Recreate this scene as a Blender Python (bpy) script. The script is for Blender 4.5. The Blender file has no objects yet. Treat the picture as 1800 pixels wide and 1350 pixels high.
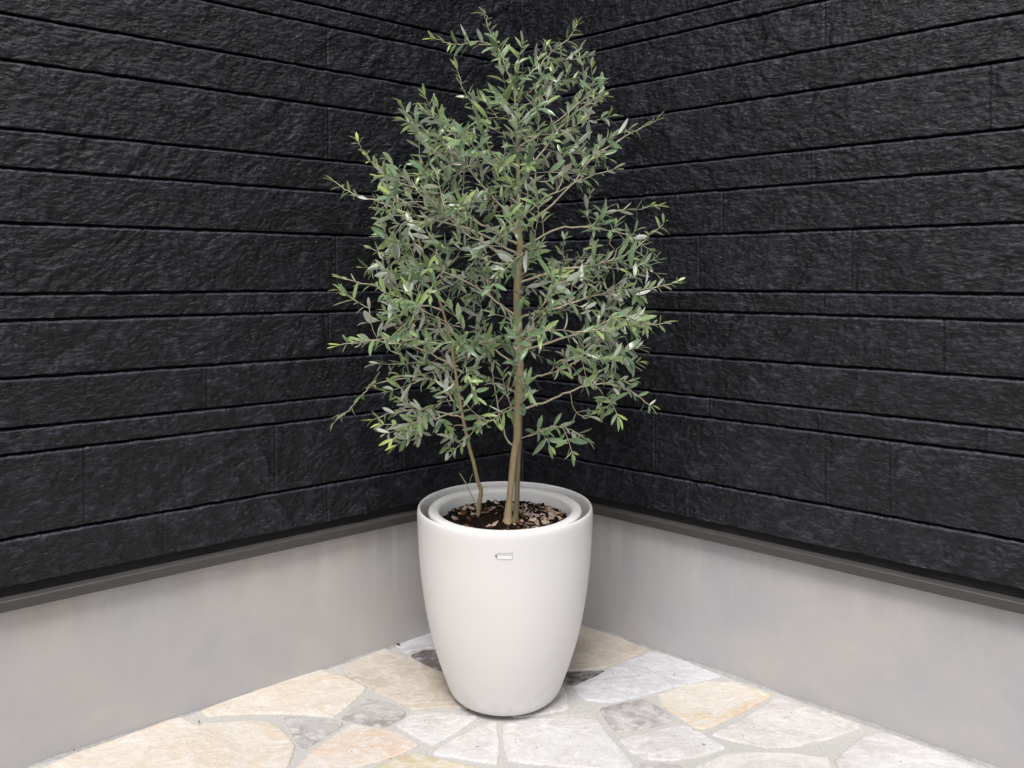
import bpy, bmesh, math, random
import numpy as np
from mathutils import Vector, Matrix
R = math.radians
random.seed(7)
rng = np.random.default_rng(11)
S = bpy.context.scene
col = S.collection

# ------------------------------------------------------------------ camera
F, CZ, HY = 1343.0, 1.279, 487.0          # focal length in photo pixels, eye height (m), horizon row
cam = bpy.data.objects.new('camera', bpy.data.cameras.new('camera'))
col.objects.link(cam)
cam.location = (0, 0, CZ); cam.rotation_euler = (R(90), 0, 0)
cam.data.sensor_width = 36; cam.data.lens = F / 1800 * 36
cam.data.shift_y = -(675 - HY) / 1800
cam.data.clip_start = .05; cam.data.clip_end = 500
S.camera = cam
# ------------------------------------------------------------------ light
w = bpy.data.worlds.new('World'); S.world = w; w.use_nodes = True
nt = w.node_tree; nt.nodes.clear()
sky = nt.nodes.new('ShaderNodeTexSky'); sky.sky_type = 'NISHITA'; sky.sun_disc = False
SUN_EL, SUN_AZ = 64, 189                   # azimuth measured clockwise from +Y (the view direction)
sky.sun_elevation = R(SUN_EL); sky.sun_rotation = R(SUN_AZ); sky.air_density = 1; sky.dust_density = 4; sky.ozone_density = 1
hs = nt.nodes.new('ShaderNodeHueSaturation'); hs.inputs['Saturation'].default_value = .40
bg = nt.nodes.new('ShaderNodeBackground'); bg.inputs['Strength'].default_value = .115
wo = nt.nodes.new('ShaderNodeOutputWorld')
nt.links.new(sky.outputs[0], hs.inputs['Color']); nt.links.new(hs.outputs[0], bg.inputs[0]); nt.links.new(bg.outputs[0], wo.inputs[0])
sl = bpy.data.lights.new('sun', 'SUN'); sl.energy = 2.0; sl.angle = R(18); sl.color = (1, .97, .95)
sun = bpy.data.objects.new('sun', sl); col.objects.link(sun)
sd = Vector((math.sin(R(SUN_AZ)) * math.cos(R(SUN_EL)), math.cos(R(SUN_AZ)) * math.cos(R(SUN_EL)), math.sin(R(SUN_EL))))
sun.rotation_euler = (-sd).to_track_quat('-Z', 'Y').to_euler()
sun.location = (0, 0, 6)
S.view_settings.view_transform = 'Standard'; S.view_settings.look = 'None'
S.view_settings.exposure = 0.38; S.view_settings.gamma = 1
S.render.resolution_x = 1024; S.render.resolution_y = 768

# ------------------------------------------------------------------ helpers
def at(px, py, Y):                          # point seen at photo pixel px,py at depth Y
    return Vector(((px - 900) / F * Y, Y, CZ + (HY - py) / F * Y))
def ground(px, py):
    Y = CZ * F / (py - HY); return ((px - 900) / F * Y, Y)
def tag(o, label=None, cat=None, group=None, kind=None):
    if label: o['label'] = label
    if cat: o['category'] = cat
    if group: o['group'] = group
    if kind: o['kind'] = kind
    return o
def empty(name, loc=(0, 0, 0)):
    o = bpy.data.objects.new(name, None); o.location = loc; o.empty_display_size = .1
    col.objects.link(o); return o
def link(name, me, mats, parent=None, smooth=True):
    for m in (mats if isinstance(mats, (list, tuple)) else [mats]): me.materials.append(m)
    if smooth: me.polygons.foreach_set('use_smooth', [True] * len(me.polygons))
    me.update()
    o = bpy.data.objects.new(name, me); col.objects.link(o)
    if parent:
        o.parent = parent; o.location = -Vector(parent.location) if parent.parent is None else -(parent.matrix_world.translation)
    return o
def pydata(name, v, f, mats, parent=None, smooth=True, mi=None):
    me = bpy.data.meshes.new(name); me.from_pydata([tuple(p) for p in v], [], f)
    if mi is not None: me.polygons.foreach_set('material_index', mi)
    return link(name, me, mats, parent, smooth)

class N:                                    # tiny node-tree writer
    def __init__(s, name):
        s.m = bpy.data.materials.new(name); s.m.use_nodes = True; s.t = s.m.node_tree
        s.t.nodes.clear(); s.out = s.n('ShaderNodeOutputMaterial'); s.b = s.n('ShaderNodeBsdfPrincipled'); s.l(s.b, 0, s.out, 0)
    def n(s, t, **k):
        x = s.t.nodes.new(t)
        for a, v in k.items(): setattr(x, a, v)
        return x
    def l(s, a, i, b, j): s.t.links.new(a.outputs[i], b.inputs[j])
    def coord(s, scale=(1, 1, 1), rot=(0, 0, 0), which='Object'):
        c = s.n('ShaderNodeTexCoord'); m = s.n('ShaderNodeMapping')
        m.inputs['Scale'].default_value = scale; m.inputs['Rotation'].default_value = rot
        s.l(c, which, m, 0); return m
    def noise(s, c, scale, detail=4, rough=.55, dist=0):
        x = s.n('ShaderNodeTexNoise'); x.inputs['Scale'].default_value = scale; x.inputs['Detail'].default_value = detail
        x.inputs['Roughness'].default_value = rough; x.inputs['Distortion'].default_value = dist
        if c: s.l(c, 0, x, 'Vector')
        return x
    def ramp(s, src, i, stops):
        r = s.n('ShaderNodeValToRGB'); e = r.color_ramp.elements
        while len(e) < len(stops): e.new(.5)
        for q, (p, c) in zip(e, stops):
            q.position = p; q.color = (*c, 1) if not isinstance(c, (int, float)) else (c, c, c, 1)
        s.l(src, i, r, 0); return r
    def mix(s, fac, a, b, mode='MIX'):
        x = s.n('ShaderNodeMix', data_type='RGBA', blend_type=mode)
        for v, k in ((fac, 0), (a, 6), (b, 7)):
            if isinstance(v, tuple) and hasattr(v[0], 'outputs'): s.t.links.new(v[0].outputs[v[1]], x.inputs[k])
            elif isinstance(v, (int, float)): x.inputs[k].default_value = v
            else: x.inputs[k].default_value = (*v, 1)
        return x
    def bump(s, src, i, strength=.3, dist=.01, prev=None):
        b = s.n('ShaderNodeBump'); b.inputs['Strength'].default_value = strength; b.inputs['Distance'].default_value = dist
        s.l(src, i, b, 'Height')
        if prev: s.l(prev, 0, b, 'Normal')
        return b
    def set(s, **k):
        for a, v in k.items():
            s.b.inputs[a.replace('_', ' ')].default_value = (*v, 1) if isinstance(v, tuple) and len(v) == 3 else v
        return s

# ------------------------------------------------------------------ materials
def siding_material():
    s = N('black_stone_siding')
    c = s.coord()
    big = s.noise(c, 1.7, 3); mid = s.noise(c, 28, 6, .65); fine = s.noise(c, 150, 5, .7)
    c1 = s.ramp(big, 0, [(.3, (.0034, .0034, .0050)), (.7, (.0058, .0060, .0088))])
    sp = s.ramp(fine, 0, [(.60, 0), (.74, 1)])
    c2 = s.mix((sp, 0), (c1, 0), (.017, .0175, .024))
    at_ = s.n('ShaderNodeAttribute', attribute_name='crest_glint')
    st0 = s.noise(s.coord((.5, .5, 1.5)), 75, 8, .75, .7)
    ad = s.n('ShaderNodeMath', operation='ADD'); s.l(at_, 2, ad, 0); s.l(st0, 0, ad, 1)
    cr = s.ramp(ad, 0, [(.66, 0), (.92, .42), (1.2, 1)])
    c3 = s.mix((cr, 0), (c2, 2), (.034, .037, .053))  # paler ridges and lips: caught light painted into the base colour
    s.l(c3, 2, s.b, 'Base Color')
    rr = s.ramp(mid, 0, [(.3, .25), (.7, .38)]); s.l(rr, 0, s.b, 'Roughness')
    s.set(Specular_IOR_Level=.32)
    st = s.noise(s.coord((.5, .5, 1.2)), 70, 7, .62, 1.3)
    b1 = s.bump(st, 0, 1, .0046); b2 = s.bump(fine, 0, .6, .0018, b1)
    s.l(b2, 0, s.b, 'Normal'); return s.m
def concrete_material():
    s = N('smooth_grey_render')
    c = s.coord()
    big = s.noise(c, 2.3, 6, .66, .4); fine = s.noise(c, 170, 5, .7)
    c1 = s.ramp(big, 0, [(.32, (.40, .400, .418)), (.68, (.49, .468, .452))])
    # rain streaks: vertical, narrow, fading downwards from the flashing (dirt washed off the ledge)
    st = s.noise(s.coord((26, 26, .9)), 1, 3, .6)
    zc = s.n('ShaderNodeSeparateXYZ'); s.l(s.coord(), 0, zc, 0)
    zr = s.ramp(zc, 2, [(.12, 0), (.42, 1)])
    sr = s.ramp(st, 0, [(.50, 0), (.66, 1)])
    mm = s.n('ShaderNodeMath', operation='MULTIPLY'); s.l(sr, 0, mm, 0); s.l(zr, 0, mm, 1)
    m2 = s.n('ShaderNodeMath', operation='MULTIPLY'); s.l(mm, 0, m2, 0); m2.inputs[1].default_value = .8
    lo = s.noise(s.coord((1.6, 1.6, .01)), 1, 2, .5); ax = s.n('ShaderNodeMath', operation='ABSOLUTE'); s.l(zc, 0, ax, 0); lr = s.ramp(ax, 0, [(.25, 1), (.85, .04)])
    m2b = s.n('ShaderNodeMath', operation='MULTIPLY'); s.l(m2, 0, m2b, 0); s.l(lr, 0, m2b, 1); m2 = m2b
    c2 = s.mix((m2, 0), (c1, 0), (.57, .56, .53))
    st2 = s.noise(s.coord((14, 14, 2.2)), 1, 4, .6)
    d2 = s.ramp(st2, 0, [(.36, 0), (.66, 1)])
    zr2 = s.ramp(zc, 2, [(.27, 0), (.43, .42)])
    m3 = s.n('ShaderNodeMath', operation='MULTIPLY'); s.l(d2, 0, m3, 0); s.l(zr2, 0, m3, 1)
    c3 = s.mix((m3, 0), (c2, 2), (.30, .275, .235))
    s.l(c3, 2, s.b, 'Base Color'); s.set(Roughness=.62, Specular_IOR_Level=.35)
    bb = s.bump(big, 0, .15, .02); b = s.bump(fine, 0, .35, .0014, bb); s.l(b, 0, s.b, 'Normal'); return s.m
def plain(name, colr, rough=.5, metal=0, bump=0, scale=80, var=.12, spec=.5):
    s = N(name); n = s.noise(s.coord(), scale, 5, .6)
    a = tuple(x * (1 - var) for x in colr); b = tuple(min(1, x * (1 + var)) for x in colr)
    r = s.ramp(n, 0, [(.3, a), (.7, b)]); s.l(r, 0, s.b, 'Base Color')
    s.set(Roughness=rough, Metallic=metal, Specular_IOR_Level=spec)
    if bump: s.l(s.bump(n, 0, bump, .004), 0, s.b, 'Normal')
    return s.m
def stone_material(name, base, vein, blotch, seed):
    s = N(name); c = s.coord((1, 1.6, 1), (0, 0, seed * .7)); c.inputs['Location'].default_value = (seed * 3.1, seed, 0)
    a = s.noise(c, 3.6, 6, .62, .9); b = s.noise(c, 17, 6, .65, 1.2); f = s.noise(c, 90, 5, .7)
    r1 = s.ramp(a, 0, [(.44, 0), (.60, 1)]); r2 = s.ramp(b, 0, [(.46, 0), (.64, .9)])
    m1 = s.mix((r1, 0), base, blotch); m2 = s.mix((r2, 0), (m1, 2), vein)
    sp = s.noise(c, 42, 2, .5); rs = s.ramp(sp, 0, [(.735, 0), (.75, .8)])
    m3 = s.mix((rs, 0), (m2, 2), (.16, .14, .13))
    fr = s.ramp(f, 0, [(.32, .84), (.62, 1.0)]); m4 = s.mix(1.0, (m3, 2), (fr, 0), 'MULTIPLY')
    s.l(m4, 2, s.b, 'Base Color'); s.set(Roughness=.48, Specular_IOR_Level=.4)
    b1 = s.bump(a, 0, .45, .03); b2 = s.bump(b, 0, .32, .006, b1); b3 = s.bump(f, 0, .25, .0015, b2)
    s.l(b3, 0, s.b, 'Normal'); return s.m
def leaf_material(name, dark, light, trans, rough):
    s = N(name); at_ = s.n('ShaderNodeAttribute', attribute_name='tint')
    r = s.ramp(at_, 2, [(0, dark), (.62, tuple((a + b) / 2 for a, b in zip(dark, light))), (1, light)])
    n = s.noise(s.coord(), 60, 3); rn = s.ramp(n, 0, [(.3, .82), (.7, 1.0)])
    m = s.mix(1.0, (r, 0), (rn, 0), 'MULTIPLY')
    s.l(m, 2, s.b, 'Base Color'); s.set(Roughness=rough, Specular_IOR_Level=.5)
    t = s.n('ShaderNodeBsdfTranslucent'); s.l(m, 2, t, 0)
    mx = s.n('ShaderNodeMixShader'); mx.inputs[0].default_value = trans
    s.l(s.b, 0, mx, 1); s.l(t, 0, mx, 2); s.l(mx, 0, s.out, 0); return s.m
def bark_material(name, a, b, c_):
    s = N(name); c = s.coord((1, 1, .22))
    n = s.noise(c, 90, 6, .7); n2 = s.noise(s.coord(), 11, 4, .6)
    r = s.ramp(n, 0, [(.3, a), (.7, b)]); r2 = s.ramp(n2, 0, [(.45, 0), (.68, 1)])
    m = s.mix((r2, 0), (r, 0), c_); s.l(m, 2, s.b, 'Base Color'); s.set(Roughness=.7, Specular_IOR_Level=.3)
    s.l(s.bump(n, 0, .5, .002), 0, s.b, 'Normal'); return s.m

M = dict(
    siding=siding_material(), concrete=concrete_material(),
    flash=plain('brown_grey_flashing', (.056, .051, .050), .42, 0, .05, 30, .1),
    sealant=plain('dark_sealant', (.03, .03, .032), .5),
    gap=plain('painted_shade', (.006, .006, .006), .9),  # near-black colour standing in for shade in narrow recesses
    mortar=plain('mortar', (.46, .45, .43), .85, 0, .35, 120, .12, .2),
    edge=plain('mortar_fillet', (.34, .335, .325), .85, 0, .4, 60, .15, .2),
    pot=None, liner=None,
    bark=bark_material('tan_bark', (.32, .235, .125), (.52, .41, .25), (.38, .33, .18)),
    bark_green=bark_material('green_bark', (.14, .115, .06), (.27, .22, .13), (.14, .16, .06)),
    twig=bark_material('twig_bark', (.44, .37, .26), (.66, .58, .45), (.52, .46, .30)),
    leaf_top=leaf_material('leaf_upper_side', (.205, .325, .195), (.60, .72, .20), .28, .24),
    leaf_under=leaf_material('leaf_under_side', (.76, .81, .72), (.74, .80, .54), .2, .42),
    soil=plain('dark_soil', (.016, .010, .007), .95, 0, .8, 180, .6, .1),
    chip_pale=plain('pale_chip', (.50, .40, .30), .8, 0, .3, 150, .2, .2),
    chip_pink=plain('pinkish_chip', (.42, .33, .30), .8, 0, .3, 150, .2, .2),
    chip_brown=plain('brown_chip', (.15, .06, .028), .85, 0, .3, 150, .35, .2),
    metal=plain('brushed_metal', (.60, .59, .58), .5, .35, 0, 200, .06),
    metal_dark=plain('dark_rivet', (.03, .025, .022), .5),
)
def pot_material():
    s = N('white_satin_resin'); n = s.noise(s.coord(), 3, 3); f = s.noise(s.coord(), 300, 3)
    r = s.ramp(n, 0, [(.3, (.76, .748, .735)), (.7, (.785, .772, .76))])
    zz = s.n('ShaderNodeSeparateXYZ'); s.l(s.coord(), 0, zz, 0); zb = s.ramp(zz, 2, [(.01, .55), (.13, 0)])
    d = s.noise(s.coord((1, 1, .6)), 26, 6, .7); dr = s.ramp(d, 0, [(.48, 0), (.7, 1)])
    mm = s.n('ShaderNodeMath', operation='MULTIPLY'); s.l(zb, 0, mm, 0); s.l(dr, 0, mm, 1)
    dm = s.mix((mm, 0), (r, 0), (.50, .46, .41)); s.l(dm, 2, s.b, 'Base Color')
    s.set(Roughness=.42, Specular_IOR_Level=.42); s.l(s.bump(f, 0, .04, .0006), 0, s.b, 'Normal'); return s.m
M['pot'] = pot_material()
M['liner'] = plain('white_inner_plastic', (.86, .85, .835), .5, 0, .02, 200, .02)

# ------------------------------------------------------------------ noise on arrays
def perlin(x, y, seed=0):
    r = np.random.default_rng(seed); p = r.permutation(256); p = np.concatenate([p, p, p])
    g = r.uniform(0, 2 * np.pi, 256); gx, gy = np.cos(g), np.sin(g)
    xi = np.floor(x).astype(int); yi = np.floor(y).astype(int); xf, yf = x - xi, y - yi
    xi &= 255; yi &= 255
    u = xf * xf * xf * (xf * (xf * 6 - 15) + 10); v = yf * yf * yf * (yf * (yf * 6 - 15) + 10)
    def gd(i, j, dx, dy):
        h = p[p[(xi + i) & 255] + ((yi + j) & 255)]; return gx[h] * dx + gy[h] * dy
    a = gd(0, 0, xf, yf); b = gd(1, 0, xf - 1, yf); c = gd(0, 1, xf, yf - 1); d = gd(1, 1, xf - 1, yf - 1)
    return 1.5 * ((a + u * (b - a)) + v * ((c + u * (d - c)) - (a + u * (b - a))))
def fbm(x, y, o=4, seed=0, rough=.5):
    s = 0; a = 1; t = 0
    for i in range(o): s = s + a * perlin(x * 2 ** i + 17.3 * i, y * 2 ** i + 9.1 * i, seed + i); t += a; a *= rough
    return s / t

# ------------------------------------------------------------------ the two walls
CORNER = np.array([.041, 2.988])
DL, DR = np.array([-.7951, -.6064]), np.array([.7731, -.6343])
NL, NR = np.array([.6064, -.7951]), np.array([-.6343, -.7731])
HS = [.482, .6088, .8235, .8901, 1.0197, 1.168, 1.2361, 1.4185, 1.5595, 1.6606, 1.8363, 1.9543, 2.0965, 2.1585, 2.36, 2.46, 2.61, 2.68, 2.86, 2.99, 3.2]
G = .0040                                    # half height of the groove between two courses
def u_at(px, d):                             # distance from the corner where a photo column meets the wall
    k = (px - 900) / F
    return (k * CORNER[1] - CORNER[0]) / (d[0] - k * d[1])
JL = {0: [573, 285], 1: [147, 481, 705], 3: [362], 4: [576], 9: [575], 6: [588], 11: [572]}
JR = {0: [1068, 1214], 1: [1154, 1452, 1565], 2: [1249, 1733], 4: [1217, 1660], 5: [1450], 6: [1232, 1499], 7: [1273], 8: [1427], 9: [1741], 11: [1452], 12: [1060]}
def siding(name, d, n, joints, sgn, seed, parent):
    us = np.concatenate([np.arange(0, 1.95, .003), np.arange(1.95, 4.6, .02)])
    zs = []
    for k in range(len(HS) - 1):
        a, b = HS[k], HS[k + 1]
        st = .003 if a < 2.2 else .012
        lo = [a + G - .0012, a + G - .0008, a + G, a + G + .0012]; hi = [b - G - .006, b - G - .0035, b - G - .0015, b - G, b - G + .0008]
        mid = list(np.arange(a + G + .004, b - G - .008, st))
        zs += ([a + .0005] if k else [a]) + lo + mid + hi + [b - .0005]
    zs = np.array(zs); nu, nz = len(us), len(zs)
    U, Z = np.meshgrid(us, zs)
    # groove mask: 1 on the face, 0 inside the groove; sharp lower lip, rounded upper edge
    face = np.zeros_like(Z); K = np.zeros(Z.shape, int)
    for k in range(len(HS) - 1):
        a, b = HS[k], HS[k + 1]
        m = (Z >= a) & (Z <= b); K[m] = k
        up = np.clip((Z - (a + G - .0012)) / .0012, 0, 1)
        t = np.clip((b - G - Z) / .0055, 0, 1); dn = np.where(Z > b - G + .0003, 0, .80 + .20 * t)
        face[m] = np.minimum(up, dn)[m]
    # stone relief
    x, y = U * sgn + 31, Z + K * 5.37
    wx = fbm(x * 4, y * 4, 3, seed + 50); wy = fbm(x * 4 + 40, y * 4, 3, seed + 60)
    big = fbm(x * 5, y * 6, 3, seed)
    ang = .55 + 1.1 * fbm(x * .9, y * 1.2, 2, seed + 90)
    ca, sa = np.cos(ang), np.sin(ang)
    rx, ry = (x * .8 + y * .6) , (-x * .6 + y * .8)
    rid = 1 - np.abs(fbm(rx * 9 + wx * 1.4, ry * 24 + wy * 1.8, 4, seed + 7, .6)) * 2.4
    rid2 = fbm(x * 26 + wx * 2, y * 40 + wy * 3, 4, seed + 17, .62)
    chip = np.clip(fbm(rx * 7 + wy * 2, ry * 11 + wx * 2, 3, seed + 27) * 3, -1, 1)      # stepped flakes
    fine = fbm(x * 90, y * 120, 3, seed + 37, .7)
    amp = .75 + .7 * np.clip(fbm(x * 1.3, y * 1.6, 2, seed + 77) + .3, 0, 1)
    D = amp * (.0034 * big + .0017 * rid + .0015 * rid2 + .0013 * chip) + .0010 * fine + .0019 * fbm(x * 42 + wx * 2, y * 85 + wy * 3, 3, seed + 67, .65)
    crest_glint = np.clip(.22 + .30 * rid2 + .22 * fine + .25 * fbm(x * 42 + wx * 2, y * 85 + wy * 3, 3, seed + 67, .65) + .12 * chip, 0, .9)  # mask for the painted highlights on the relief
    for h in HS[1:-1]: crest_glint = np.maximum(crest_glint, .75 * np.exp(-((Z - (h - G - .004)) / .0022) ** 2))      # light caught on each course's upper edge, put into the colour
    # pull relief in near the cut edges
    face_d = .012 + D
    out = np.where(face > 0, face_d * 1, 0)
    dep = -.010 + (out + .010) * face
    dep = np.where(face >= .999, face_d, dep)
    # block joints
    for k, xs in joints.items():
        for px in xs:
            u0 = u_at(px, d)
            g = np.exp(-((U - u0) / .0022) ** 2) * .0036 + np.exp(-((U - u0 - .012) / .007) ** 2) * .0012
            dep = np.where((K == k) & (face > .5), dep - g, dep)
    # uneven cut edges
    near = np.zeros_like(Z)
    for h in HS[1:]: near = np.maximum(near, np.exp(-((Z - h) / .012) ** 2))
    Zo = Z + near * (.0014 * perlin(U * 22 + seed, K * 3.3 + .5, seed + 3) + .0009 * perlin(U * 70, K * 1.7 + .5, seed + 4)) * (Z > HS[0] + .02)
    co = np.empty((nz, nu, 3))
    co[..., 0] = CORNER[0] + U * d[0] + dep * n[0]; co[..., 1] = CORNER[1] + U * d[1] + dep * n[1]; co[..., 2] = Zo
    # underside: fold the lowest row back to the sheathing
    bot = co[0:1].copy(); bot[..., 0] -= (dep[0] + .012) * n[0]; bot[..., 1] -= (dep[0] + .012) * n[1]
    co = np.concatenate([bot, co]); nz += 1; crest_glint = np.concatenate([crest_glint[0:1] * 0, crest_glint])
    idx = np.arange(nz * nu).reshape(nz, nu)
    q = np.stack([idx[:-1, :-1], idx[:-1, 1:], idx[1:, 1:], idx[1:, :-1]], -1).reshape(-1, 4)
    if sgn < 0: q = q[:, ::-1]
    me = bpy.data.meshes.new(name)
    me.vertices.add(nz * nu); me.vertices.foreach_set('co', co.reshape(-1))
    me.loops.add(q.size); me.loops.foreach_set('vertex_index', q.reshape(-1).astype(np.int32))
    me.polygons.add(len(q)); me.polygons.foreach_set('loop_start', np.arange(0, q.size, 4, dtype=np.int32)); me.polygons.foreach_set('loop_total', np.full(len(q), 4, np.int32))
    me.update(); me.validate()
    aa = me.attributes.new('crest_glint', 'FLOAT', 'POINT'); aa.data.foreach_set('value', crest_glint.reshape(-1).astype(np.float32))
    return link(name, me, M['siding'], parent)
def strip(name, d, n, prof, mat, parent, sgn, length=4.6, start=0.0, steps=24):
    """a profile of (out, z) pairs run along a wall"""
    v, f = [], []
    for i in range(steps + 1):
        for (o, z) in prof:
            u = start + max(0, o) * .79 * (1 if i == 0 else 0) + (length - start) * (i / steps) ** 1.3
            v.append((CORNER[0] + u * d[0] + o * n[0], CORNER[1] + u * d[1] + o * n[1], z))
    m = len(prof)
    for i in range(steps):
        for j in range(m - 1):
            a = i * m + j; q = (a, a + m, a + m + 1, a + 1)
            f.append(q if sgn < 0 else q[::-1])
    return pydata(name, v, f, mat, parent, smooth=False)
def wall(label, d, n, joints, sgn, seed):
    root = empty('building_wall', (float(CORNER[0] + d[0]), float(CORNER[1] + d[1]), 0))
    tag(root, label, 'wall', 'dark house walls meeting in the corner')
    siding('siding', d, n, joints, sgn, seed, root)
    strip('foundation', d, n, [(0, -.1), (0, .1), (0, .25), (0, .428)], M['concrete'], root, sgn)
    # drip flashing: upstand hidden behind the boards, sloping ledge, front face, return
    strip('drip_flashing', d, n, [(-.002, .50), (-.002, .4605), (.0005, .459), (.022, .4535), (.0245, .4515), (.0245, .4265), (.021, .4255), (.0008, .4265)], M['flash'], root, sgn)
    strip('painted_gap_shade', d, n, [(.0035, .4605), (.0035, .486)], M['gap'], root, sgn)  # dark strip painting the shade between boards and flashing
    return root
wall('black stone-pattern siding above grey concrete base, wall running to the left edge', DL, NL, JL, -1, 5)
wall('black stone-pattern siding above grey concrete base, wall running to the right edge', DR, NR, JR, 1, 140)
# sealant line down the inner corner
v, f = [], []
b = CORNER + np.array([0, -.0150]); m = 40
for i in range(m + 1):
    z = .482 + 2.7 * i / m
    for k in range(7):
        a = math.pi * k / 6; v.append((b[0] + .0045 * math.cos(a), b[1] - .003 * math.sin(a), z))
for i in range(m):
    for k in range(6): f.append((i * 7 + k, (i + 1) * 7 + k, (i + 1) * 7 + k + 1, i * 7 + k + 1))
o = pydata('corner_sealant', v, f, M['sealant'])
tag(o, 'thin dark sealant bead running up the inner corner between the black walls', 'sealant')

# ------------------------------------------------------------------ paved ground
floor = empty('patio_floor'); tag(floor, kind='structure')
n = 40; XS = np.linspace(-3.2, 3.2, 60)
YS = np.linspace(-.55, 3.2, 40)
v = [(x, y, 0) for y in YS for x in XS]; nx = len(XS)
f = [(j * nx + i, j * nx + i + 1, (j + 1) * nx + i + 1, (j + 1) * nx + i) for j in range(len(YS) - 1) for i in range(nx - 1)]
pydata('mortar_bed', v, f, M['mortar'], floor)
unseen_ground_o = pydata('unseen_ground', [(-60, -60, -.02), (60, -60, -.02), (60, 60, -.02), (-60, 60, -.02)], [(0, 1, 2, 3)], plain('dark_unseen_ground', (.052, .050, .048), .9, 0, .4, 60, .3, .2), None, False)  # unseen ground past the patio, added dark to cut bounce onto the siding
tag(unseen_ground_o, kind='structure')
STONES = {
 'cream': dict(base=(.66, .60, .52), vein=(.70, .67, .62), blotch=(.64, .55, .45)),
 'white': dict(base=(.61, .60, .59), vein=(.69, .68, .68), blotch=(.55, .52, .51)),
 'bluewhite': dict(base=(.59, .59, .61), vein=(.68, .68, .70), blotch=(.50, .49, .51)),
 'peach': dict(base=(.65, .59, .54), vein=(.69, .67, .64), blotch=(.64, .51, .41)),
 'orange': dict(base=(.65, .60, .52), vein=(.69, .67, .63), blotch=(.61, .48, .33)),
 'grey': dict(base=(.45, .43, .425), vein=(.60, .59, .58), blotch=(.30, .27, .265)),
 'taupe': dict(base=(.55, .49, .42), vein=(.62, .58, .53), blotch=(.48, .42, .34)),
 'dark': dict(base=(.17, .15, .15), vein=(.36, .34, .34), blotch=(.07, .06, .06)),
 'pink': dict(base=(.63, .60, .58), vein=(.68, .67, .66), blotch=(.54, .50, .48)),
 'yellow': dict(base=(.60, .54, .42), vein=(.68, .65, .57), blotch=(.54, .44, .28)),
}
NAMES = {'cream': 'large cream paving stone', 'white': 'white paving stone', 'bluewhite': 'cool white paving stone', 'peach': 'peach veined paving stone', 'orange': 'orange stained cream paving stone', 'grey': 'mottled grey paving stone', 'taupe': 'taupe paving stone', 'dark': 'dark slate-coloured paving stone', 'pink': 'pale pinkish paving stone', 'yellow': 'sandy yellow paving stone'}
SM = {}
def stone_mat(kind, i):
    k = (kind, i % 3)
    if k not in SM: SM[k] = stone_material(kind + '_stone', **STONES[kind], seed=i % 3 + len(SM) * 1.7)
    return SM[k]
def make_stone(pts, kind, i, h=.0045, rnd=1, lab=True, wob=1.0):
    P = np.array(pts, float)
    area = .5 * np.sum(P[:, 0] * np.roll(P[:, 1], -1) - np.roll(P[:, 0], -1) * P[:, 1])
    if area < 0: P = P[::-1]
    for _ in range(rnd):                                    # soften corners a little
        Q = []
        for a, b in zip(P, np.roll(P, -1, 0)): Q += [a * .93 + b * .07, a * .07 + b * .93]
        P = np.array(Q)
    # resample to ~5 mm and roughen
    seg = np.roll(P, -1, 0) - P; L = np.hypot(*seg.T); T = L.sum(); m = max(24, int(T / .005))
    cs = np.concatenate([[0], np.cumsum(L)]); s_ = np.linspace(0, T, m, endpoint=False)
    PP = np.vstack([P, P[:1]]); X = np.interp(s_, cs, PP[:, 0]); Y = np.interp(s_, cs, PP[:, 1])
    tx = np.roll(X, -1) - np.roll(X, 1); ty = np.roll(Y, -1) - np.roll(Y, 1); q = np.hypot(tx, ty) + 1e-9; nx_, ny_ = ty / q, -tx / q
    a = s_ / T * 2 * np.pi; k = T / .06 / (2 * np.pi)
    wbl = perlin(np.cos(a) * k + 50 + i * 7, np.sin(a) * k + 50, i) * .0022 + perlin(np.cos(a) * k * 4 + 50, np.sin(a) * k * 4 + 50 + i, i + 3) * .0011
    X += nx_ * (wbl * wob + .0015); Y += ny_ * (wbl * wob + .0015)
    gx, gy = X.mean(), Y.mean(); rm = np.hypot(X - gx, Y - gy).mean()
    v = []; rings = [(0, -.002), (0, h * .45), (-.0016, h * .85), (-.0045, h), (-.012, h + .0004)]
    for off, z in rings:
        kk = 1 + off / rm
        for x, y in zip(X, Y): v.append((gx + (x - gx) * kk, gy + (y - gy) * kk, z))
    f = []
    for r in range(len(rings) - 1):
        for j in range(m): f.append((r * m + j, r * m + (j + 1) % m, (r + 1) * m + (j + 1) % m, (r + 1) * m + j))
    f.append(tuple((len(rings) - 1) * m + j for j in range(m)))
    o = pydata('paving_stone', v, f, stone_mat(kind, i), floor)
    if lab: o['label'] = NAMES[kind]
    return o
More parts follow.
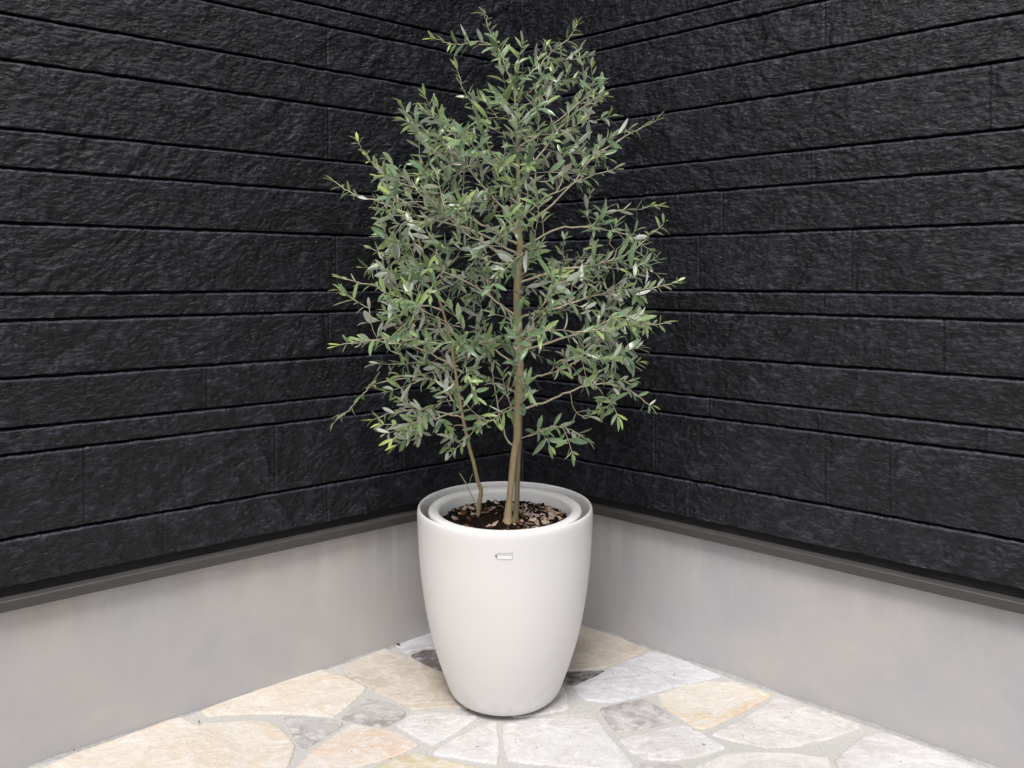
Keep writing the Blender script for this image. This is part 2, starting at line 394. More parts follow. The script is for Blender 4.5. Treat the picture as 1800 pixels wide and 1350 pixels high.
PX = [
 ('cream', [(60,1358),(130,1327),(220,1296),(295,1268),(318,1263),(342,1276),(380,1272),(448,1267),(470,1270),(495,1283),(508,1298),(518,1311),(514,1325),(508,1345),(480,1375),(400,1400),(60,1400)]),
 ('cream', [(352,1252),(400,1234),(450,1214),(500,1194),(545,1178),(560,1176),(580,1185),(597,1188),(625,1199),(643,1211),(640,1217),(618,1237),(598,1253),(585,1262),(550,1259),(500,1256),(450,1256),(400,1258),(368,1261)]),
 ('taupe', [(603,1174),(625,1162),(670,1140),(690,1147),(720,1158),(770,1181),(800,1205),(850,1240),(848,1250),(825,1246),(780,1244),(723,1249),(700,1237),(660,1216),(625,1197),(604,1186)]),
 ('grey', [(499,1263),(520,1262),(575,1267),(602,1272),(600,1278),(565,1300),(537,1317),(527,1312),(513,1290)]),
 ('grey', [(601,1263),(620,1246),(645,1230),(680,1236),(713,1251),(710,1262),(680,1278),(650,1276),(608,1267)]),
 ('white', [(695,1277),(730,1252),(790,1254),(841,1261),(812,1283),(762,1312),(738,1301)]),
 ('peach', [(620,1274),(650,1279),(700,1289),(736,1311),(700,1330),(640,1346),(600,1362),(510,1374),(525,1345),(555,1317),(600,1287)]),
 ('white', [(759,1326),(800,1299),(850,1274),(873,1269),(876,1300),(877,1325),(873,1345),(850,1342),(800,1333),(768,1329)]),
 ('yellow', [(650,1358),(700,1333),(730,1325),(770,1337),(830,1349),(870,1358),(865,1400),(640,1400)]),
 ('white', [(884,1275),(930,1267),(1000,1257),(1035,1254),(1047,1262),(1067,1290),(1087,1315),(1114,1347),(1105,1353),(1000,1350),(940,1345),(893,1338),(885,1310)]),
 ('white', [(900,1262),(900,1225),(960,1205),(990,1210),(998,1230),(1000,1245),(992,1250),(950,1257),(930,1260)]),
 ('taupe', [(1015,1103),(1040,1107),(1080,1119),(1136,1143),(1120,1153),(1060,1175),(1030,1178),(980,1180),(960,1130),(985,1104)]),
 ('dark', [(985,1185),(1040,1181),(1066,1181),(1052,1191),(1030,1198),(1010,1204),(975,1204)]),
 ('bluewhite', [(1006,1209),(1050,1189),(1080,1171),(1120,1156),(1143,1148),(1160,1148),(1210,1166),(1268,1190),(1240,1197),(1150,1219),(1075,1237),(1030,1231),(1018,1223)]),
 ('grey', [(1054,1248),(1080,1240),(1125,1231),(1142,1234),(1190,1266),(1150,1278),(1090,1289),(1078,1284)]),
 ('orange', [(1157,1222),(1200,1208),(1240,1199),(1290,1201),(1358,1222),(1320,1246),(1240,1283),(1220,1280),(1198,1265),(1163,1240)]),
 ('white', [(1087,1301),(1130,1290),(1200,1276),(1215,1280),(1240,1295),(1275,1315),(1240,1329),(1190,1338),(1130,1337),(1108,1322)]),
 ('pink', [(1249,1293),(1300,1270),(1333,1249),(1363,1228),(1403,1238),(1467,1260),(1514,1276),(1507,1284),(1453,1301),(1400,1313),(1353,1317),(1287,1303)]),
 ('pink', [(1205,1362),(1233,1347),(1277,1328),(1340,1323),(1400,1327),(1455,1334),(1462,1352),(1480,1400),(1190,1400)]),
 ('white', [(1468,1338),(1507,1304),(1540,1289),(1573,1295),(1633,1317),(1700,1344),(1760,1372),(1790,1400),(1500,1400),(1478,1360)]),
 ('grey', [(1125,1345),(1160,1344),(1200,1349),(1185,1375),(1130,1390)]),
 ('bluewhite', [(686,1131),(720,1117),(765,1105),(800,1104),(800,1140),(745,1140),(715,1150)]),
 ('dark', [(722,1153),(745,1144),(775,1144),(820,1150),(830,1185),(790,1186),(765,1176),(740,1164)]),
 ('white', [(890,1356),(940,1352),(1000,1357),(1100,1360),(1115,1400),(890,1400)]),
 ('taupe', [(820,1100),(860,1080),(920,1066),(960,1085),(975,1100),(950,1125),(850,1140),(812,1130)]),
]
for i, (k, pl) in enumerate(PX): make_stone([ground(x, y) for x, y in pl], k, i)
# further stones towards and beside the camera: cells of a jittered grid, shrunk by the joint
def clip(poly, a, b, c):                      # keep a*x+b*y<=c
    out = []
    for p, q in zip(poly, poly[1:] + poly[:1]):
        dp, dq = a * p[0] + b * p[1] - c, a * q[0] + b * q[1] - c
        if dp <= 0: out.append(p)
        if (dp < 0) != (dq < 0):
            t = dp / (dp - dq); out.append((p[0] + t * (q[0] - p[0]), p[1] + t * (q[1] - p[1])))
    return out
sites = [(x * .34 + random.uniform(-.12, .12) + (.17 if j % 2 else 0), 1.72 - j * .27 + random.uniform(-.09, .09)) for j in range(7) for x in range(-6, 7)]
kinds = ['white', 'cream', 'pink', 'bluewhite', 'peach', 'taupe', 'grey', 'orange', 'white', 'yellow']
for i, s_ in enumerate(sites):
    poly = [(s_[0] - .6, s_[1] - .6), (s_[0] + .6, s_[1] - .6), (s_[0] + .6, s_[1] + .6), (s_[0] - .6, s_[1] + .6)]
    for t_ in sites:
        if t_ is s_: continue
        a, b = t_[0] - s_[0], t_[1] - s_[1]; L = math.hypot(a, b)
        if L > 1.2: continue
        a /= L; b /= L; poly = clip(poly, a, b, a * (s_[0] + t_[0]) / 2 + b * (s_[1] + t_[1]) / 2 - .008)
        if len(poly) < 3: break
    if len(poly) >= 3: poly = clip(poly, 0, 1, 1.862)
    for nn, in ((NL,), (NR,)):
        if len(poly) >= 3: poly = clip(poly, -nn[0], -nn[1], -(nn @ CORNER) - .01)
    if len(poly) < 3: continue
    ar = abs(sum(p[0] * q[1] - q[0] * p[1] for p, q in zip(poly, poly[1:] + poly[:1]))) / 2
    if ar > .006 and min(p[1] for p in poly) > -.5: make_stone(poly, kinds[(i * 7) % 10], 100 + i, rnd=1)
# mortar fillet where the ground meets the walls
for d, n_, sg, sd_ in ((DL, NL, -1, 3), (DR, NR, 1, 9)):
    v, f = [], []; m = 500
    for i in range(m + 1):
        u = 3.6 * i / m; wv = .006 + .005 * float(perlin(np.array([u * 9.]), np.array([sd_ + .5]), sd_)[0]) + .002 * float(perlin(np.array([u * 50.]), np.array([sd_ + .2]), 4)[0])
        for o_, z in ((.0006, max(.003, wv * 1.0)), (max(.003, wv * .8), .0042), (max(.006, wv * 1.7), -.001)):
            v.append((CORNER[0] + u * d[0] + o_ * n_[0], CORNER[1] + u * d[1] + o_ * n_[1], z))
    for i in range(m):
        for j in range(2):
            a = i * 3 + j; q = (a, a + 3, a + 4, a + 1); f.append(q if sg < 0 else q[::-1])
    pydata('mortar_fillet', v, f, M['edge'], floor)

# ------------------------------------------------------------------ planter, liner, soil
PC = Vector((-.0215, 2.36, 0))
def lathe(prof, cx, cy, seg=128, wob=0):
    v, f = [], []
    for r, z in prof:
        for k in range(seg):
            a = 2 * math.pi * k / seg; v.append((cx + r * math.cos(a), cy + r * math.sin(a), z))
    for i in range(len(prof) - 1):
        for k in range(seg): f.append((i * seg + k, i * seg + (k + 1) % seg, (i + 1) * seg + (k + 1) % seg, (i + 1) * seg + k))
    return v, f
def spline(pts, m=6):
    out = []
    P = [pts[0]] + pts + [pts[-1]]
    for i in range(1, len(P) - 2):
        for t in range(m):
            t /= m; a, b, c, d = (np.array(P[i + k]) for k in (-1, 0, 1, 2))
            out.append(tuple(.5 * ((2 * b) + (c - a) * t + (2 * a - 5 * b + 4 * c - d) * t * t + (3 * b - 3 * c + d - a) * t ** 3)))
    return out + [pts[-1]]
base_z = .0065
outer = spline([(.146, base_z + .0035), (.155, base_z + .005), (.1665, base_z + .013), (.1755, .035), (.187, .066), (.2045, .115), (.2265, .19), (.2435, .27), (.2555, .35), (.2625, .42), (.2668, .49), (.2695, .545)], 5)
prof = [(.0, base_z + .003), (.14, base_z + .003)] + outer + [(.2698, .558), (.2694, .567), (.2682, .5735), (.2662, .577), (.2638, .578), (.2612, .5765), (.2598, .573), (.2592, .566), (.258, .52), (.25, .40)]
planter = empty('planter', tuple(PC)); tag(planter, 'tall round white planter tapering to its base, holding the olive tree', 'planter')
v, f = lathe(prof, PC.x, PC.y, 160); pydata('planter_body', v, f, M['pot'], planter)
v, f = lathe([(0, .0034), (.1385, .0034), (.1395, .0045), (.1395, base_z + .0034)], PC.x, PC.y, 96); pydata('planter_foot_shade', v, f, M['gap'], planter)  # recessed foot in near-black, the contact shade under the pot is its colour
liner = empty('inner_pot', (PC.x, PC.y, .3)); tag(liner, 'smaller white pot with a thick rounded rim sitting inside the white planter', 'pot')
lp = [(.20, .32), (.228, .50), (.2325, .545), (.2355, .555), (.2362, .561), (.235, .5655), (.231, .568), (.224, .5685), (.2135, .568), (.207, .566), (.2035, .562), (.2018, .555), (.200, .54), (.195, .505), (.18, .36), (0, .36)]
v, f = lathe(lp, PC.x, PC.y, 160); pydata('inner_pot_body', v, f, M['liner'], liner)
# collar hiding the depth between the two pots is simply the planter's own dark inside
SZ = .531
v, f = [], []; nr, ns = 46, 200
for i in range(nr):
    for k in range(ns):
        r = .1975 * i / (nr - 1); a = 2 * math.pi * k / ns; v.append([PC.x + r * math.cos(a), PC.y + r * math.sin(a), SZ])
va = np.array(v); h = .009 * fbm(va[:, 0] * 22, va[:, 1] * 22, 3, 5) + .008 * fbm(va[:, 0] * 75, va[:, 1] * 75, 3, 8, .7)
rr = np.hypot(va[:, 0] - PC.x, va[:, 1] - PC.y)
va[:, 2] += h + .003 * np.exp(-(rr / .08) ** 2) - .004 * (rr / .2) ** 4
for i in range(nr - 1):
    for k in range(ns): f.append((i * ns + k, (i + 1) * ns + k, (i + 1) * ns + (k + 1) % ns, i * ns + (k + 1) % ns))
o = pydata('potting_soil', va.tolist(), f, M['soil'], None, False); tag(o, 'dark crumbly potting soil filling the inner pot', 'soil', kind='stuff')
def soil_z(x, y):
    return SZ + .009 * float(fbm(np.array([x * 22.]), np.array([y * 22.]), 3, 5)[0]) + .008 * float(fbm(np.array([x * 75.]), np.array([y * 75.]), 3, 8, .7)[0])
def chips(n_, pick, smin, smax, flat, spread):
    v, f, mi = [], [], []
    for _ in range(n_):
        while True:
            r = .19 * math.sqrt(random.random()); a = random.uniform(0, 2 * math.pi); x, y = r * math.cos(a), r * math.sin(a)
            if spread(x, y): break
        s_ = random.uniform(smin, smax) * random.uniform(.6, 1); el = random.uniform(1, 2.3)
        bm = bmesh.new(); bmesh.ops.create_icosphere(bm, subdivisions=1, radius=1)
        rot = Matrix.Rotation(random.uniform(0, 6.28), 3, 'Z') @ Matrix.Rotation(random.gauss(0, .45), 3, 'X') @ Matrix.Rotation(random.gauss(0, .4), 3, 'Y')
        o0 = len(v); zz = soil_z(PC.x + x, PC.y + y) + s_ * flat * .55; mm = random.choices(range(len(pick)), pick)[0]
        for q in bm.verts:
            p = Vector((q.co.x * s_ * el, q.co.y * s_, q.co.z * s_ * flat)) * random.uniform(.72, 1.25)
            p = rot @ p; v.append((PC.x + x + p.x, PC.y + y + p.y, zz + p.z))
        for fa in bm.faces: f.append(tuple(o0 + q.index for q in fa.verts)); mi.append(mm)
        bm.free()
    return v, f, mi
dens = lambda x, y: random.random() < (.07 + .9 * (x > .03) * (y < .14) + .35 * (y > .05) + .25 * (x < -.1 and y > .03))
v, f, mi = chips(190, [5, 3, 3, 2], .002, .0065, .45, dens)
v2, f2, mi2 = chips(170, [6, 4, 2, 2], .006, .0135, .24, dens)
f += [tuple(q + len(v) for q in t_) for t_ in f2]; v += v2; mi += mi2
o = pydata('bark_chips', v, f, [M['chip_pale'], M['chip_pink'], M['chip_brown'], M['soil']], None, False, mi); tag(o, 'pale and brown bark chips scattered over the dark soil', 'bark chips', kind='stuff')
v, f, mi = chips(330, [1, .16], .002, .0085, .8, lambda x, y: True)
o2 = pydata('soil_clods', v, f, [M['soil'], M['chip_brown']], None, False, mi); tag(o2, 'small dark soil crumbs heaped on the potting soil', 'soil crumbs', kind='stuff')

# small metal name tag fixed to the front of the planter
def on_pot(a, z, o_=0):                      # a: arc length from the front, positive to the right
    zs_ = [q[1] for q in prof[2:len(outer) + 2]]; r = float(np.interp(z, zs_, [q[0] for q in prof[2:len(outer) + 2]])) + o_
    th = -math.pi / 2 + a / r; return (PC.x + r * math.cos(th), PC.y + r * math.sin(th), z)
tag_root = empty('name_plate', on_pot(.003, .515)); tag_root.parent = None
tag_root.parent = planter; tag_root.location = Vector(on_pot(.003, .515)) - Vector(planter.location)
bpy.context.view_layer.update()
def plate(name, x0, x1, z0, z1, o_, mat, cut=0, t=.0004):
    m = 16; xs = [x0 + (x1 - x0) * i / m for i in range(m + 1)]; v, f = [], []
    for x in xs:
        c = max(0, 1 - (x - x0) / cut) * (z1 - z0) * .42 if cut else 0
        c = c * c / ((z1 - z0) * .42) if c else 0
        for z, oo in ((z0 + c, -.0003), (z0 + c, o_ - t), (z0 + c + t, o_), (z1 - c - t, o_), (z1 - c, o_ - t), (z1 - c, -.0003)): v.append(on_pot(x, z, oo))
    for i in range(m):
        for j in range(5): a = i * 6 + j; f.append((a, a + 6, a + 7, a + 1))
    f.append(tuple(range(6))); f.append(tuple(m * 6 + j for j in range(5, -1, -1)))
    me = bpy.data.meshes.new(name); me.from_pydata([tuple(Vector(p) - tag_root.matrix_world.translation) for p in v], [], f)
    me.materials.append(mat); ob = bpy.data.objects.new(name, me); col.objects.link(ob); ob.parent = tag_root; return ob
plate('plate', -.0255, .0235, .5045, .5255, .0007, M['metal'], .011, .0003)
plate('raised_band', -.0165, .0205, .5175, .5195, .0011, M['metal'], 0, .0003)
plate('engraved_field', -.0175, .0212, .5065, .5160, .0010, M['liner'], 0, .0003)
plate('rivet', -.0236, -.0205, .5135, .5175, .0026, M['metal_dark'], 0, .0012)
plate('pin', .0224, .0233, .5235, .5280, .0016, M['chip_brown'], 0, .0004)

# ------------------------------------------------------------------ the olive tree
tree = empty('olive_tree', tuple(at(893, 917, 2.323)))
tag(tree, 'young olive tree with thin trunks and grey-green leaves, growing in the white planter', 'tree')
YC = 2.34
def catmull(pts, m):
    out = []; P = [pts[0] * 2 - pts[1]] + pts + [pts[-1] * 2 - pts[-2]]
    for i in range(1, len(P) - 2):
        a, b, c, d = P[i - 1:i + 3]
        for t in range(m):
            t /= m; out.append(.5 * ((2 * b) + (c - a) * t + (2 * a - 5 * b + 4 * c - d) * t * t + (3 * b - 3 * c + d - a) * t ** 3))
    return out + [pts[-1]]
class Tubes:
    def __init__(s): s.v, s.f = [], []
    def add(s, pts, rad, sides=6, cap=True):
        m = len(pts)
        if m < 2: return
        o0 = len(s.v); t0 = (pts[1] - pts[0]).normalized(); nrm = t0.orthogonal().normalized()
        for i, p in enumerate(pts):
            t = (pts[min(i + 1, m - 1)] - pts[max(i - 1, 0)]).normalized()
            nrm = (nrm - t * nrm.dot(t)).normalized(); bn = t.cross(nrm)
            for k in range(sides):
                a = 2 * math.pi * k / sides; s.v.append(p + (nrm * math.cos(a) + bn * math.sin(a)) * rad[i])
        for i in range(m - 1):
            for k in range(sides):
                a, b = o0 + i * sides + k, o0 + i * sides + (k + 1) % sides; s.f.append((a, b, b + sides, a + sides))
        s.f.append(tuple(o0 + (m - 1) * sides + k for k in range(sides)))
    def build(s, name, mat, parent): return pydata(name, s.v, s.f, mat, parent)
nodes = []                                  # attachment points: (position, radius, direction)
def poly3(pl, y0, y1, e=1.0):
    n_ = len(pl); return [at(p[0], p[1], y0 + (y1 - y0) * (i / (n_ - 1)) ** e) for i, p in enumerate(pl)]
def limb(name, pl, y0, y1, r0, r1, mat, sides=8, m=6, knob=.0, e=1.0):
    P = catmull(poly3(pl, y0, y1, e), m); n_ = len(P)
    P = [p + Vector((random.gauss(0, 1), random.gauss(0, 1), random.gauss(0, .5))) * knob if 0 < i < n_ - 1 else p for i, p in enumerate(P)]
    rad = [r0 + (r1 - r0) * (i / (n_ - 1)) ** .8 for i in range(n_)]
    rad = [r * (1 + .07 * math.sin(i * 2.1 + r0 * 9e3)) for i, r in enumerate(rad)]
    t = Tubes(); t.add(P, rad, sides); t.build(name, mat, tree)
    for i in range(1, n_): nodes.append((P[i], rad[i], (P[i] - P[i - 1]).normalized()))
    return P
px = 1 / 570.
T1 = [(892,921),(893,905),(895,884),(898.5,850),(902,812),(906,785),(909,765),(909,730),(913,657),(911,583),(909,510),(914,437),(912,400),(911,320),(909,250),(907,200),(904,155)]
P = catmull(poly3(T1, 2.322, 2.345), 6)
rp = np.interp([p.z for p in P], [at(0, y, 2.34).z for y in (921, 905, 877, 803, 730, 657, 583, 510, 437, 400, 320, 250, 155)], [10.5, 7, 5.8, 5.8, 6.8, 7.7, 7.3, 6.4, 5.7, 5.2, 4.0, 2.7, 1.8])
t = Tubes(); t.add(P, [float(r) * px for r in rp], 14); t.build('trunk', M['bark'], tree)
for i in range(int(len(P) * .3), len(P)): nodes.append((P[i], float(rp[i]) * px, (P[i] - P[i - 1]).normalized()))
T2 = [(904,921),(907,903),(908.5,884),(909.5,850),(911,812),(913,775),(914,735),(914,700)]
P = catmull(poly3(T2, 2.326, 2.336), 5); t = Tubes(); t.add(P, [(5 * math.exp(-i * .5) + 5.0 - 1.2 * i / len(P)) * px for i in range(len(P))], 12); t.build('trunk', M['bark_green'], tree)
st = limb('stem', [(840,912),(842,888),(845.5,861),(840,847),(833,815),(826,790),(818,755),(812,725),(806,690),(800,650),(792,600),(778,545),(755,480),(735,420)], 2.39, 2.30, 4.3 * px, 1.7 * px, M['bark'], 10)
limb('stem', [(839,893),(828,868),(818,848),(808,832)], 2.385, 2.37, 1.6 * px, .7 * px, M['twig'], 6)
limb('stem', [(826,852),(827,842),(831,833)], 2.375, 2.36, .7 * px, .4 * px, M['twig'], 5)

lv, lf, lmi, ltint = [], [], [], []
def leaf(base, d, nrm, L, W, tint):
    """a two-sided blade: folded along the midrib, tip curved down"""
    d = d.normalized(); side = d.cross(nrm)
    if side.length < 1e-4: side = d.orthogonal()
    side.normalize(); up = side.cross(d).normalized()
    rows = (0, .12, .32, .55, .78, 1); wid = (.10, .50, .90, 1.0, .82, .16); curl = random.uniform(-.14, .42); fold = random.uniform(.05, .5); tw = random.gauss(0, .35)
    o0 = len(lv)
    for lay, off in ((0, .0003), (1, -.0003)):
        for r, w_ in zip(rows, wid):
            c = base + d * (r * L) - up * (curl * L * r * r)
            sd_ = (side * math.cos(tw * r) + up * math.sin(tw * r)); un = (up * math.cos(tw * r) - side * math.sin(tw * r))
            hw = W * .5 * w_
            for k in (-1, 0, 1):
                lv.append(c + sd_ * (k * hw) + un * (abs(k) * hw * fold + off)); ltint.append(tint)
    m = len(rows) * 3
    for r in range(len(rows) - 1):
        for k in range(2):
            a = o0 + r * 3 + k; lf.append((a, a + 1, a + 4, a + 3)); lmi.append(0)
            a += m; lf.append((a, a + 3, a + 4, a + 1)); lmi.append(1)
twigs = Tubes()
UP = Vector((0, 0, 1))
def leafy(P, rad0, rad1, start=.25, gap=.017, L0=.053, young=.3, draw=True, into=None):
    """opposite leaf pairs along a path"""
    n_ = len(P)
    if draw: (into or twigs).add(P, [rad0 + (rad1 - rad0) * i / (n_ - 1) for i in range(n_)], 5)
    cum = [0]
    for a, b in zip(P, P[1:]): cum.append(cum[-1] + (b - a).length)
    T = cum[-1]; s_ = T * start + random.uniform(0, gap); k = 0; phase = random.uniform(0, 3.14)
    while s_ < T:
        i = max(1, next((j for j, c in enumerate(cum) if c >= s_), n_ - 1)); a, b = P[i - 1], P[i]; tt = (s_ - cum[i - 1]) / max(1e-6, cum[i] - cum[i - 1])
        p = a + (b - a) * tt; d = (b - a).normalized(); q = s_ / T
        ref = d.orthogonal().normalized(); bn = d.cross(ref); ang = phase + (k % 2) * math.pi / 2 + random.gauss(0, .25)
        for s2 in (0, math.pi):
            if random.random() < .12: continue
            out = ref * math.cos(ang + s2) + bn * math.sin(ang + s2)
            lean = random.uniform(.45, 1.1) + .5 * max(0, q - .6)
            dd = (out * 1.0 + d * lean + UP * random.gauss(.05, .18)).normalized()
            nr_ = (UP * random.uniform(.3, 1.1) + d * .8 - out * random.uniform(-.2, .5) + Vector((random.gauss(0, .6), random.gauss(-.15, .6), random.gauss(0, .45))))
            sz = L0 * random.uniform(.62, 1.18) * (1 - .45 * max(0, q - .55) / .45)
            tn = random.betavariate(1.0, 3.6) + young * max(0, q - .5) * 1.1 * random.uniform(.4, 1.3)
            leaf(p, dd, nr_, sz, sz * random.uniform(.21, .32), min(1, tn))
        s_ += gap * random.uniform(.75, 1.35); k += 1
    d = (P[-1] - P[-2]).normalized(); ref = d.orthogonal().normalized(); bn = d.cross(ref)
    for s2 in (0, math.pi):
        out = ref * math.cos(phase + s2) + bn * math.sin(phase + s2)
        leaf(P[-1], (d * 1.6 + out * .6).normalized(), UP + out * -.3 + Vector((random.gauss(0, .3), random.gauss(0, .3), 0)), L0 * random.uniform(.45, .8), L0 * .17, min(1, .25 + young * random.uniform(.5, 1.4)))
# main limbs, each laid out from the photograph: points, end depth, radius px, leafy-from, youngness
LIMBS = [
 ([(905,160),(888,115),(870,75),(858,48),(853,26)], 2.33, 2.2, .25, .5),
 ([(874,84),(845,73),(815,77),(790,76),(764,68)], 2.28, 1.3, .2, .6),
 ([(904,165),(922,138),(950,112),(975,86),(1000,66),(1014,42)], 2.36, 2.0, .25, .6),
 ([(940,122),(975,108),(1010,104),(1032,100)], 2.42, 1.2, .25, .3),
 ([(908,260),(950,235),(1000,195),(1028,150),(1018,92)], 2.31, 1.8, .45, .5),
 ([(910,350),(885,300),(862,262),(845,232),(832,190),(815,155),(804,124)], 2.30, 2.2, .45, .55),
 ([(911,400),(860,340),(805,275),(755,232),(712,212)], 2.40, 2.6, .4, .5),
 ([(912,430),(830,385),(745,338),(685,312),(648,280),(630,250)], 2.22, 2.6, .5, .6),
 ([(912,450),(820,402),(725,378),(655,352),(612,336),(586,318)], 2.42, 2.8, .5, .5),
 ([(778,545),(720,530),(660,505),(604,490)], 2.28, 2.0, .3, .6),
 ([(795,640),(730,610),(665,600),(598,606)], 2.20, 2.0, .35, .6),
 ([(812,725),(785,690),(768,655),(735,610),(700,560)], 2.42, 2.6, .5, .2),
 ([(812,725),(770,735),(725,745),(690,772)], 2.18, 1.8, .25, .8),
 ([(815,740),(760,722),(700,725),(655,738)], 2.34, 1.8, .4, .8),
 ([(768,655),(710,665),(660,676),(635,695),(612,722),(588,742)], 2.30, 1.3, .62, .4),
 ([(640,684),(646,682),(652,676)], 2.30, .7, .3, .3),
 ([(913,388),(950,352),(985,335),(1030,312),(1078,298)], 2.20, 2.4, .7, .2),
 ([(912,405),(955,372),(1000,330),(1045,275),(1100,240),(1153,212)], 2.34, 2.8, .45, .7),
 ([(913,440),(980,402),(1035,398),(1062,376),(1110,368),(1155,362)], 2.46, 2.4, .5, .5),
 ([(912,500),(990,474),(1060,462),(1115,440),(1148,408),(1166,392)], 2.26, 2.6, .45, .4),
 ([(912,560),(1000,534),(1080,512),(1150,506),(1192,494)], 2.38, 2.6, .4, .4),
 ([(912,620),(1000,592),(1080,574),(1125,572),(1166,568)], 2.18, 2.6, .4, .4),
 ([(914,668),(945,662),(985,650),(1030,625),(1080,612),(1112,642)], 2.44, 2.6, .5, .3),
 ([(914,716),(955,708),(1000,688),(1050,674),(1100,682),(1142,712)], 2.24, 2.8, .5, .3),
 ([(1000,688),(1010,720),(1030,735),(1048,720)], 2.34, 1.0, .5, .1),
 ([(912,772),(940,762),(975,748),(1005,756),(1030,772)], 2.28, 1.4, .25, .3),
 ([(908,795),(890,768),(878,730),(872,690),(862,640),(852,575)], 2.48, 2.6, .6, .2),
 ([(912,560),(860,522),(795,482),(710,458),(655,438)], 2.18, 2.8, .45, .3),
 ([(911,340),(940,285),(985,225),(1035,180),(1062,168)], 2.46, 2.4, .45, .6),
 ([(912,480),(870,440),(820,410),(770,360),(740,300)], 2.50, 2.4, .5, .4),
 ([(912,590),(950,540),(1000,480),(1040,430)], 2.50, 2.4, .5, .2),
 ([(912,640),(860,610),(800,590),(740,560)], 2.48, 2.4, .5, .2),
 ([(806,690),(770,640),(700,640),(660,640)], 2.45, 1.8, .4, .3),
 ([(878,745),(850,730),(830,760),(800,790)], 2.28, 1.3, .3, .3),
 ([(873,700),(900,715),(870,735),(845,750)], 2.16, 1.2, .3, .3),
]
for pl, y1, r0, lf0, yg in LIMBS:
    P3 = poly3(pl, 2.34 if pl[0][0] > 860 else 2.32, y1)
    dmin = min(nodes, key=lambda n_: (n_[0] - P3[0]).length_squared)[0]
    P3[0] = dmin.copy()
    P = catmull(P3, 5); P = [p + Vector((random.gauss(0, .0022), random.gauss(0, .0022), random.gauss(0, .0018))) if 0 < i < len(P) - 1 else p for i, p in enumerate(P)]
    rad = [(r0 * .82 + (.55 - r0 * .82) * (i / (len(P) - 1)) ** .8) * px for i in range(len(P))]
    t = Tubes(); t.add(P, rad, 7); t.build('branch', M['twig'], tree)
    for i in range(2, len(P)): nodes.append((P[i], rad[i], (P[i] - P[i - 1]).normalized()))
    leafy(P, 0, 0, lf0, .021, .055, yg, draw=False)
# volume of the crown: blobs (centre px, radii px, count, youngness, vertical bias of growth)
BLOBS = [
 (985,190,78,48,19,.45,.6),(925,215,45,60,11,.3,.6),(905,130,40,45,3,.3,.8),(1040,235,48,35,6,.4,.4),(960,275,85,45,18,.25,.3),
 (765,235,52,34,13,.5,.6),(815,270,60,45,17,.3,.4),(735,320,78,48,24,.4,.4),(845,330,62,60,22,.15,.3),(960,335,55,40,6,.15,.2),
 (720,400,66,48,22,.3,.3),(820,400,80,55,25,.1,.2),(700,470,75,45,24,.35,.2),(800,480,85,52,25,.1,.1),(890,470,55,70,10,.1,.1),
 (990,430,60,42,9,.1,.1),(1075,410,62,42,9,.3,.3),(1060,480,88,48,20,.15,.2),(975,520,60,50,14,.1,.1),(1100,530,62,42,12,.2,.2),
 (690,555,68,38,15,.4,.1),(780,570,80,52,28,.1,.0),(870,580,55,58,12,.1,0),(990,590,72,48,13,.1,0),(1075,590,62,45,12,.2,.1),
 (740,640,68,42,8,.35,0),(820,660,60,45,9,.15,-.2),(960,660,45,40,5,.1,-.1),(1050,655,62,38,11,.2,-.1),(1095,690,36,20,3,.3,-.2),
 (722,728,56,30,17,.5,-.2),(1090,645,42,40,8,.3,.1),(790,765,36,20,3,.3,-.4),(870,690,50,40,5,.2,-.2),(985,755,40,16,2,.2,-.3),(850,200,24,34,2,.3,.6),(900,540,90,110,10,.1,.1),
]
att = []
for cx, cy, rx, ry, n_, yg, ub in BLOBS:
    for _ in range(max(2, int(n_ * .61 + .5))):
        a = random.uniform(0, 6.283); r = math.sqrt(random.random())
        x, y = cx + (900 - cx) * .07 + rx * .92 * r * math.cos(a), cy + ry * r * math.sin(a)
        hw = np.interp(y, [20, 120, 220, 420, 560, 680, 790], [.04, .12, .26, .34, .34, .24, .12])
        e = max(.25, 1 - ((x - 890) / 330) ** 2) ** .5
        att.append((at(x, y, YC - .02 + float(hw) * e * random.uniform(-1, 1)), yg, ub))
for x, y, yg in [(900,215,.3),(915,262,.2),(895,300,.2),(925,318,.1),(890,345,.1),(905,372,.1),(925,455,.1),(895,470,.1),(915,520,.1),(900,560,.1),(925,585,.1),(893,600,.1),(905,640,.1),(925,700,.1),(895,705,.2),(905,130,.4),(912,175,.4),(900,190,.3),(915,240,.2),(905,280,.2),(915,338,.1),(903,225,.3),(908,160,.4),(885,235,.3),(930,240,.2)]:
    att.append((at(x, y, YC - random.uniform(.05, .16)), yg, .1))
axis = lambda z: at(908, 500, 2.34).x
att.sort(key=lambda a: abs(a[0].x - axis(0)) + abs(a[0].y - YC))
NP = [n_ for n_ in nodes]
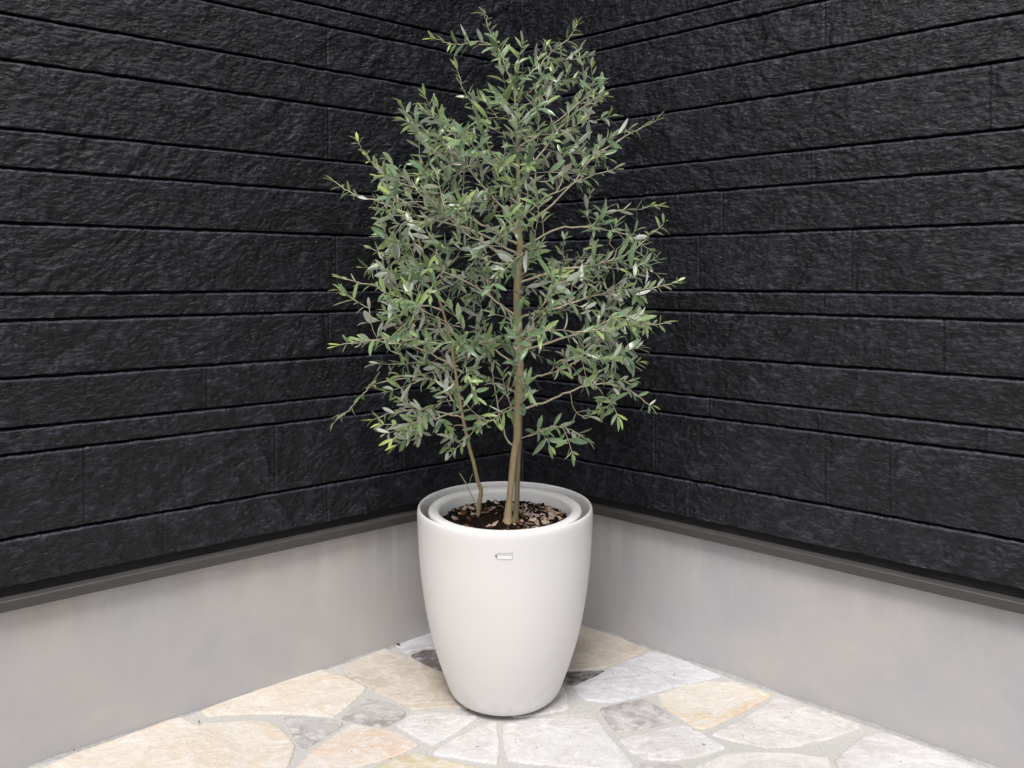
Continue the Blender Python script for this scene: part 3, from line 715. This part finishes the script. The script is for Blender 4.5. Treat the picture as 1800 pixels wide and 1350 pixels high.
for p, yg, ub in att:
    best, bc = None, 1e9
    for q in NP:
        dv = p - q[0]; L = dv.length
        if L < .015: continue
        c = L * (1.25 - .45 * dv.normalized().dot(q[2])) + .25 * max(0, q[0].z - p.z - .02)
        if c < bc: best, bc = q, c
    q = best; L = (p - q[0]).length
    c1 = q[0] + (q[2] * .45 + (p - q[0]).normalized() * .55) * L * .45 + Vector((random.gauss(0, .05), random.gauss(0, .05), random.gauss(0, .05))) * L
    outd = Vector((p.x - axis(0), (p.y - YC) * 1.0, 0)); outd = outd.normalized() if outd.length > .01 else Vector((0, -1, 0))
    P = []
    m = max(3, int(L / .03))
    for i in range(m + 1):
        t_ = i / m; P.append(q[0] * (1 - t_) ** 2 + c1 * 2 * t_ * (1 - t_) + p * t_ ** 2)
    r0 = min(q[1] * .75, (.75 + L * 6) * px)
    rad = [r0 + (.55 * px - r0) * (i / m) for i in range(m + 1)]
    twigs.add(P, rad, 5)
    for i in range(1, m + 1): NP.append((P[i], rad[i], (P[i] - P[i - 1]).normalized()))
    if L > .06: leafy(P, 0, 0, .45, .034, .055, .05, draw=False)
    # leafy end shoot
    d = ((P[-1] - P[-2]).normalized() * .7 + outd * .45 + UP * (ub + random.gauss(0, .4)) + Vector((random.gauss(0, .45), random.gauss(0, .45), 0))).normalized()
    Ls = random.uniform(.045, .105); bend = Vector((random.gauss(0, .3), random.gauss(0, .3), random.gauss(.12, .3)))
    Q = [P[-1]]
    for i in range(5): d = (d + bend * .16).normalized(); Q.append(Q[-1] + d * Ls / 5)
    leafy(Q, .55 * px, .35 * px, .05, .0185, .053, yg)
twigs.build('twigs', M['twig'], tree)['kind'] = 'stuff'
me = bpy.data.meshes.new('foliage'); me.from_pydata([tuple(p) for p in lv], [], lf); me.polygons.foreach_set('material_index', lmi)
at_ = me.attributes.new('tint', 'FLOAT', 'POINT'); at_.data.foreach_set('value', ltint)
link('foliage', me, [M['leaf_top'], M['leaf_under']], tree)
print('leaves', len(lv) // 36)

# ------------------------------------------------------------------ crumbs on the paving
v, f = [], []
SP = [(1185,1189,3),(612,1156,9),(622,1154,7),(629,1153,6),(700,1136,9),(696,1131,7),(732,1110,5),(745,1109,3),(760,1107,3),(746,1269,2),(654,1316,2),(618,1324,2),(914,1283,2),(943,1317,2),(1307,1297,2),(1325,1282,2),(1002,1299,2),(1058,1202,2),(350,1271,3),(130,1322,4),(440,1220,2),(1390,1256,2),(1143,1143,2)]
for x, y, s_ in SP:
    gx, gy = ground(x, y); s2 = s_ * .0008; bm = bmesh.new(); bmesh.ops.create_icosphere(bm, subdivisions=1, radius=1); o0 = len(v); a = random.uniform(0, 3)
    for q in bm.verts:
        k = random.uniform(.7, 1.2); xx, yy = q.co.x * s2 * 1.6 * k, q.co.y * s2 * k
        v.append((gx + xx * math.cos(a) - yy * math.sin(a), gy + xx * math.sin(a) + yy * math.cos(a), .0052 + q.co.z * s2 * .6))
    for fa in bm.faces: f.append(tuple(o0 + q.index for q in fa.verts))
    bm.free()
o = pydata('debris', v, f, M['chip_brown'], None, False); tag(o, 'tiny dark crumbs of soil and dry leaf lying on the paving', 'debris', kind='stuff')
